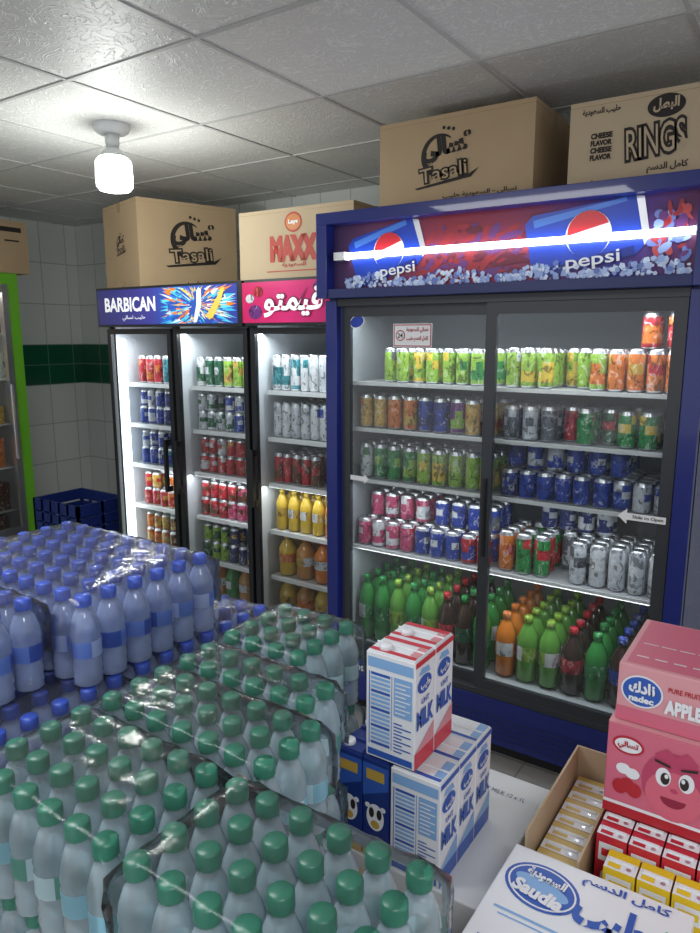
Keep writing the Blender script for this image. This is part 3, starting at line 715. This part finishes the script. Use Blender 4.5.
text('Saudia',T,.070,.252,.082,.028,mw,o,rot=-.15,bold=.05,off=.003); text(SAU,T,.072,.289,.065,.024,mw,o,rot=-.15,bold=.05,off=.003)
text(HAL,T,.182,.256,.115,.08,mb1,o,bold=.06,off=.002); text(KAM,T,.185,.322,.13,.024,mb1,o,bold=.03); text('MILK',T,.10,.10,.16,.07,mb1,o,bold=.03); text('1 L x 12',T,.20,.13,.08,.02,mb1,o)

# ---------------------------------------------------------------- right display stack
b=MB(); b.box(-.245,.30,1.055,1.50,.001,.33,cardb2); b.box(-.245,.30,1.055,1.50,.331,.672,cardb2); b.obj('cardboard_carton_stack',bevel=.003)
def juice(b,x,y,z,w,d,h,A,Bm):
    b.box(x,x+w,y,y+d,z,z+h-.003,A,{'T':mw}); b.box(x+w*.1,x+w*.9,y+d*.45,y+d*.55,z+h-.003,z+h,mw); b.disc(FT(x,y,z+h-.003),w*.75,d*.25,.004,.004,silver,.0006,10)
    b.rect(FT(x,y,z+h-.003),w*.0,d*.62,w,d,A,.0005); b.rect(FT(x,y,z+h-.003),w*.1,d*.1,w*.5,d*.35,A,.0005)
    S=FS(x,y,z); b.rect(S,w*.1,h*.55,w*.9,h*.85,mw); b.disc(S,w*.5,h*.3,w*.3,h*.14,Bm,.001,14); b.rect(S,w*.2,h*.64,w*.8,h*.76,A,.0014)
    E=FE(x+w,y,z); b.rect(E,d*.15,h*.3,d*.85,h*.8,mw)
rj=P('juice_red',(.50,.02,.04),.35); yj=P('juice_yellow',(.75,.52,.02),.35)
b=MB()
for i in range(10):
    for j in range(7): juice(b,-.240+i*.052,1.118+j*.040,.673,.049,.037,.115,rj,mw)
b.obj('juice_cartons')
b=MB()
for i in range(9): juice(b,-.215+i*.052,1.066,.673,.049,.045,.098,yj,P('carton_brown',(.12,.04,.015),.4))
b.obj('juice_cartons')
pk=P('pink_box',(.58,.13,.20),.4); pk2=P('pink_deep',(.45,.05,.12),.4); ppale=P('pink_pale',(.64,.30,.33),.4)
def pbox(x0,x1,y0,y1,z0,z1,A):
    b=MB(); b.box(x0,x1,y0,y1,z0,z1,A); return b,FS(x0,y0,z0),x1-x0,z1-z0
b,S,w,h=pbox(-.247,.10,1.18,1.42,.79,.960,pk)
b.rect(S,0,0,w,.018,plain_red); b.rect(S,0,.018,w,.024,mw)
b.disc(S,.035,.135,.026,.017,plain_red); b.disc(S,.035,.135,.022,.013,mw,.0014)
for i in range(3): b.disc(S,.026+i*.012,.055+.006*(i%2),.012,.014,plain_red,.0016+i*.0002)
b.disc(S,.045,.085,.012,.010,mw,.0012); b.disc(S,.03,.09,.012,.010,mw,.0014)
mu_=.112
b.disc(S,mu_,.085,.052,.060,pk2,.001); b.disc(S,mu_,.066,.045,.045,P('mascot_pink',(.60,.12,.18),.4),.0014)
for sx in (-1,1):
    b.disc(S,mu_+sx*.018,.098,.012,.017,mw,.002); b.disc(S,mu_+sx*.015,.096,.007,.011,inkb,.0025); b.disc(S,mu_+sx*.013,.101,.003,.004,mw,.003)
    b.onf(S,[(mu_+sx*.033,.128),(mu_+sx*.008,.122),(mu_+sx*.008,.118),(mu_+sx*.033,.123)][::sx],inkb,.003)
b.disc(S,mu_,.062,.020,.016,P('mouth',(.25,.01,.04),.4),.002,16,math.pi,2*math.pi); b.disc(S,mu_,.078,.006,.004,pk2,.0025)
b.onf(S,[(mu_-.035,.135),(mu_-.015,.15),(mu_,.14),(mu_+.015,.152),(mu_+.035,.135),(mu_,.128)][::-1],pk2,.002)
b.rect(S,.19,.03,.33,.15,pk2); 
b.onf(FT(-.247,1.18,.960),[(0,0),(w,0),(w,.24),(0,.24)],ppale,.0004)
o=b.obj('juice_box_case',bevel=.002); text(TAS,S,.035,.135,.034,.016,plain_red,o,bold=.04,off=.003); text('Strawberry',S,.26,.09,.11,.04,mw,o,bold=.02,off=.003)
b,S,w,h=pbox(-.240,.11,1.195,1.42,.962,1.066,ppale)
b.rect(S,0,0,w,.026,pk); b.disc(S,.040,.060,.034,.029,mw); b.disc(S,.040,.060,.031,.026,mb1,.0014); TP=FT(-.240,1.195,1.066); b.onf(TP,[(.01,.01),(w-.01,.01),(w-.01,.22),(.01,.22)],pk,.0004)
for i in range(9): b.rect(TP,.02+i*.03,.04,.04+i*.03,.044,mw,.001); b.rect(TP,.02+i*.03,.10,.045+i*.03,.103,mw,.001)
b.disc(S,.22,.06,.05,.045,plain_red); b.disc(S,.21,.07,.012,.01,mw,.0014)
o=b.obj('juice_box_case',bevel=.002)
text(NAD,S,.040,.068,.042,.022,mw,o,bold=.05,off=.003); text('nadec',S,.040,.047,.040,.012,mw,o,bold=.05,off=.003); text('APPLE',S,.106,.046,.058,.026,mw,o,bold=.06,off=.003); text('PURE FRUIT',S,.106,.076,.05,.009,plain_red,o,bold=.02)
b=MB(); tx0,tx1,ty0,ty1=-.345,-.252,1.06,1.37
b.box(tx0,tx1,ty0,ty1,.40,.41,cardb2); b.box(tx0,tx0+.004,ty0,ty1,.41,.78,cardb2); b.box(tx1-.004,tx1,ty0,ty1,.41,.76,cardb2); b.box(tx0+.004,tx1-.004,ty0,ty0+.004,.41,.70,cardb2); b.box(tx0+.004,tx1-.004,ty1-.004,ty1,.41,.78,cardb2)
b.box(tx0,tx1,ty0,ty1,.001,.40,cardb2)
for i in range(7): juice(b,tx0+.012,ty0+.008+i*.041,.50,.068,.038,.225,P('cream_pack',(.62,.46,.14),.4),cgold)
b.obj('open_carton_tray')

# ---------------------------------------------------------------- lights
def area(name,loc,rot,sx,sy,pw,col=(1,1,1)):
    l=bpy.data.lights.new(name,'AREA'); l.shape='RECTANGLE'; l.size=sx; l.size_y=sy; l.energy=pw; l.color=col
    o=bpy.data.objects.new(name,l); scene.collection.objects.link(o); o.location=loc; o.rotation_euler=rot; return o
area('ceiling_panel_light',(.9,-.6,2.43),(0,0,0),1.2,.6,32,(.98,.98,1))
area('ceiling_panel_light',(-1.6,.3,2.43),(0,0,0),1.2,.3,22,(.98,.98,1))
area('cooler_light_or_fill',(-1.0,FY+.085,1.72),(math.radians(-8),0,0),1.25,.03,4.6,(.94,.97,1))
area('cooler_light_or_fill',(-1.0,FY+.085,1.00),(math.radians(-5),0,0),1.25,.02,1.3,(.94,.97,1))  # fill added under a shelf to brighten the cans below
area('cooler_light_or_fill',(-1.0,FY+.085,.705),(math.radians(-5),0,0),1.25,.02,1.8,(.94,.97,1))  # unseen fill added to lift the dark bottom bottles
area('cooler_light_or_fill',(-2.5,Y2+.08,1.63),(math.radians(-15),0,0),1.4,.03,5.5,(.94,.97,1))
area('cooler_light_or_fill',(-2.5,Y2+.08,.88),(math.radians(-8),0,0),1.4,.02,1.8,(.94,.97,1))  # extra fill added to brighten the lower shelves
area('cooler_light_or_fill',(-4.7,1.9,1.92),(0,0,0),.3,1.6,9,(1,.93,.8))
p=bpy.data.lights.new('bulb_light','POINT'); p.energy=16; p.shadow_soft_size=.08; p.color=(.97,1,.95)
o=bpy.data.objects.new('bulb_light',p); scene.collection.objects.link(o); o.location=(lx,ly,CEIL-.38)
w=bpy.data.worlds.new('world'); scene.world=w; w.use_nodes=True
bg=w.node_tree.nodes['Background']; bg.inputs[0].default_value=(.94,.96,1,1); bg.inputs[1].default_value=1.0

# ---------------------------------------------------------------- camera
cd=bpy.data.cameras.new('camera'); cd.sensor_fit='HORIZONTAL'; cd.sensor_width=36; cd.lens=36; cd.clip_start=.02
co=bpy.data.objects.new('camera',cd); scene.collection.objects.link(co); co.location=(0,0,1.62)
co.rotation_euler=(math.radians(90-10.6),0,math.radians(33.8)); scene.camera=co
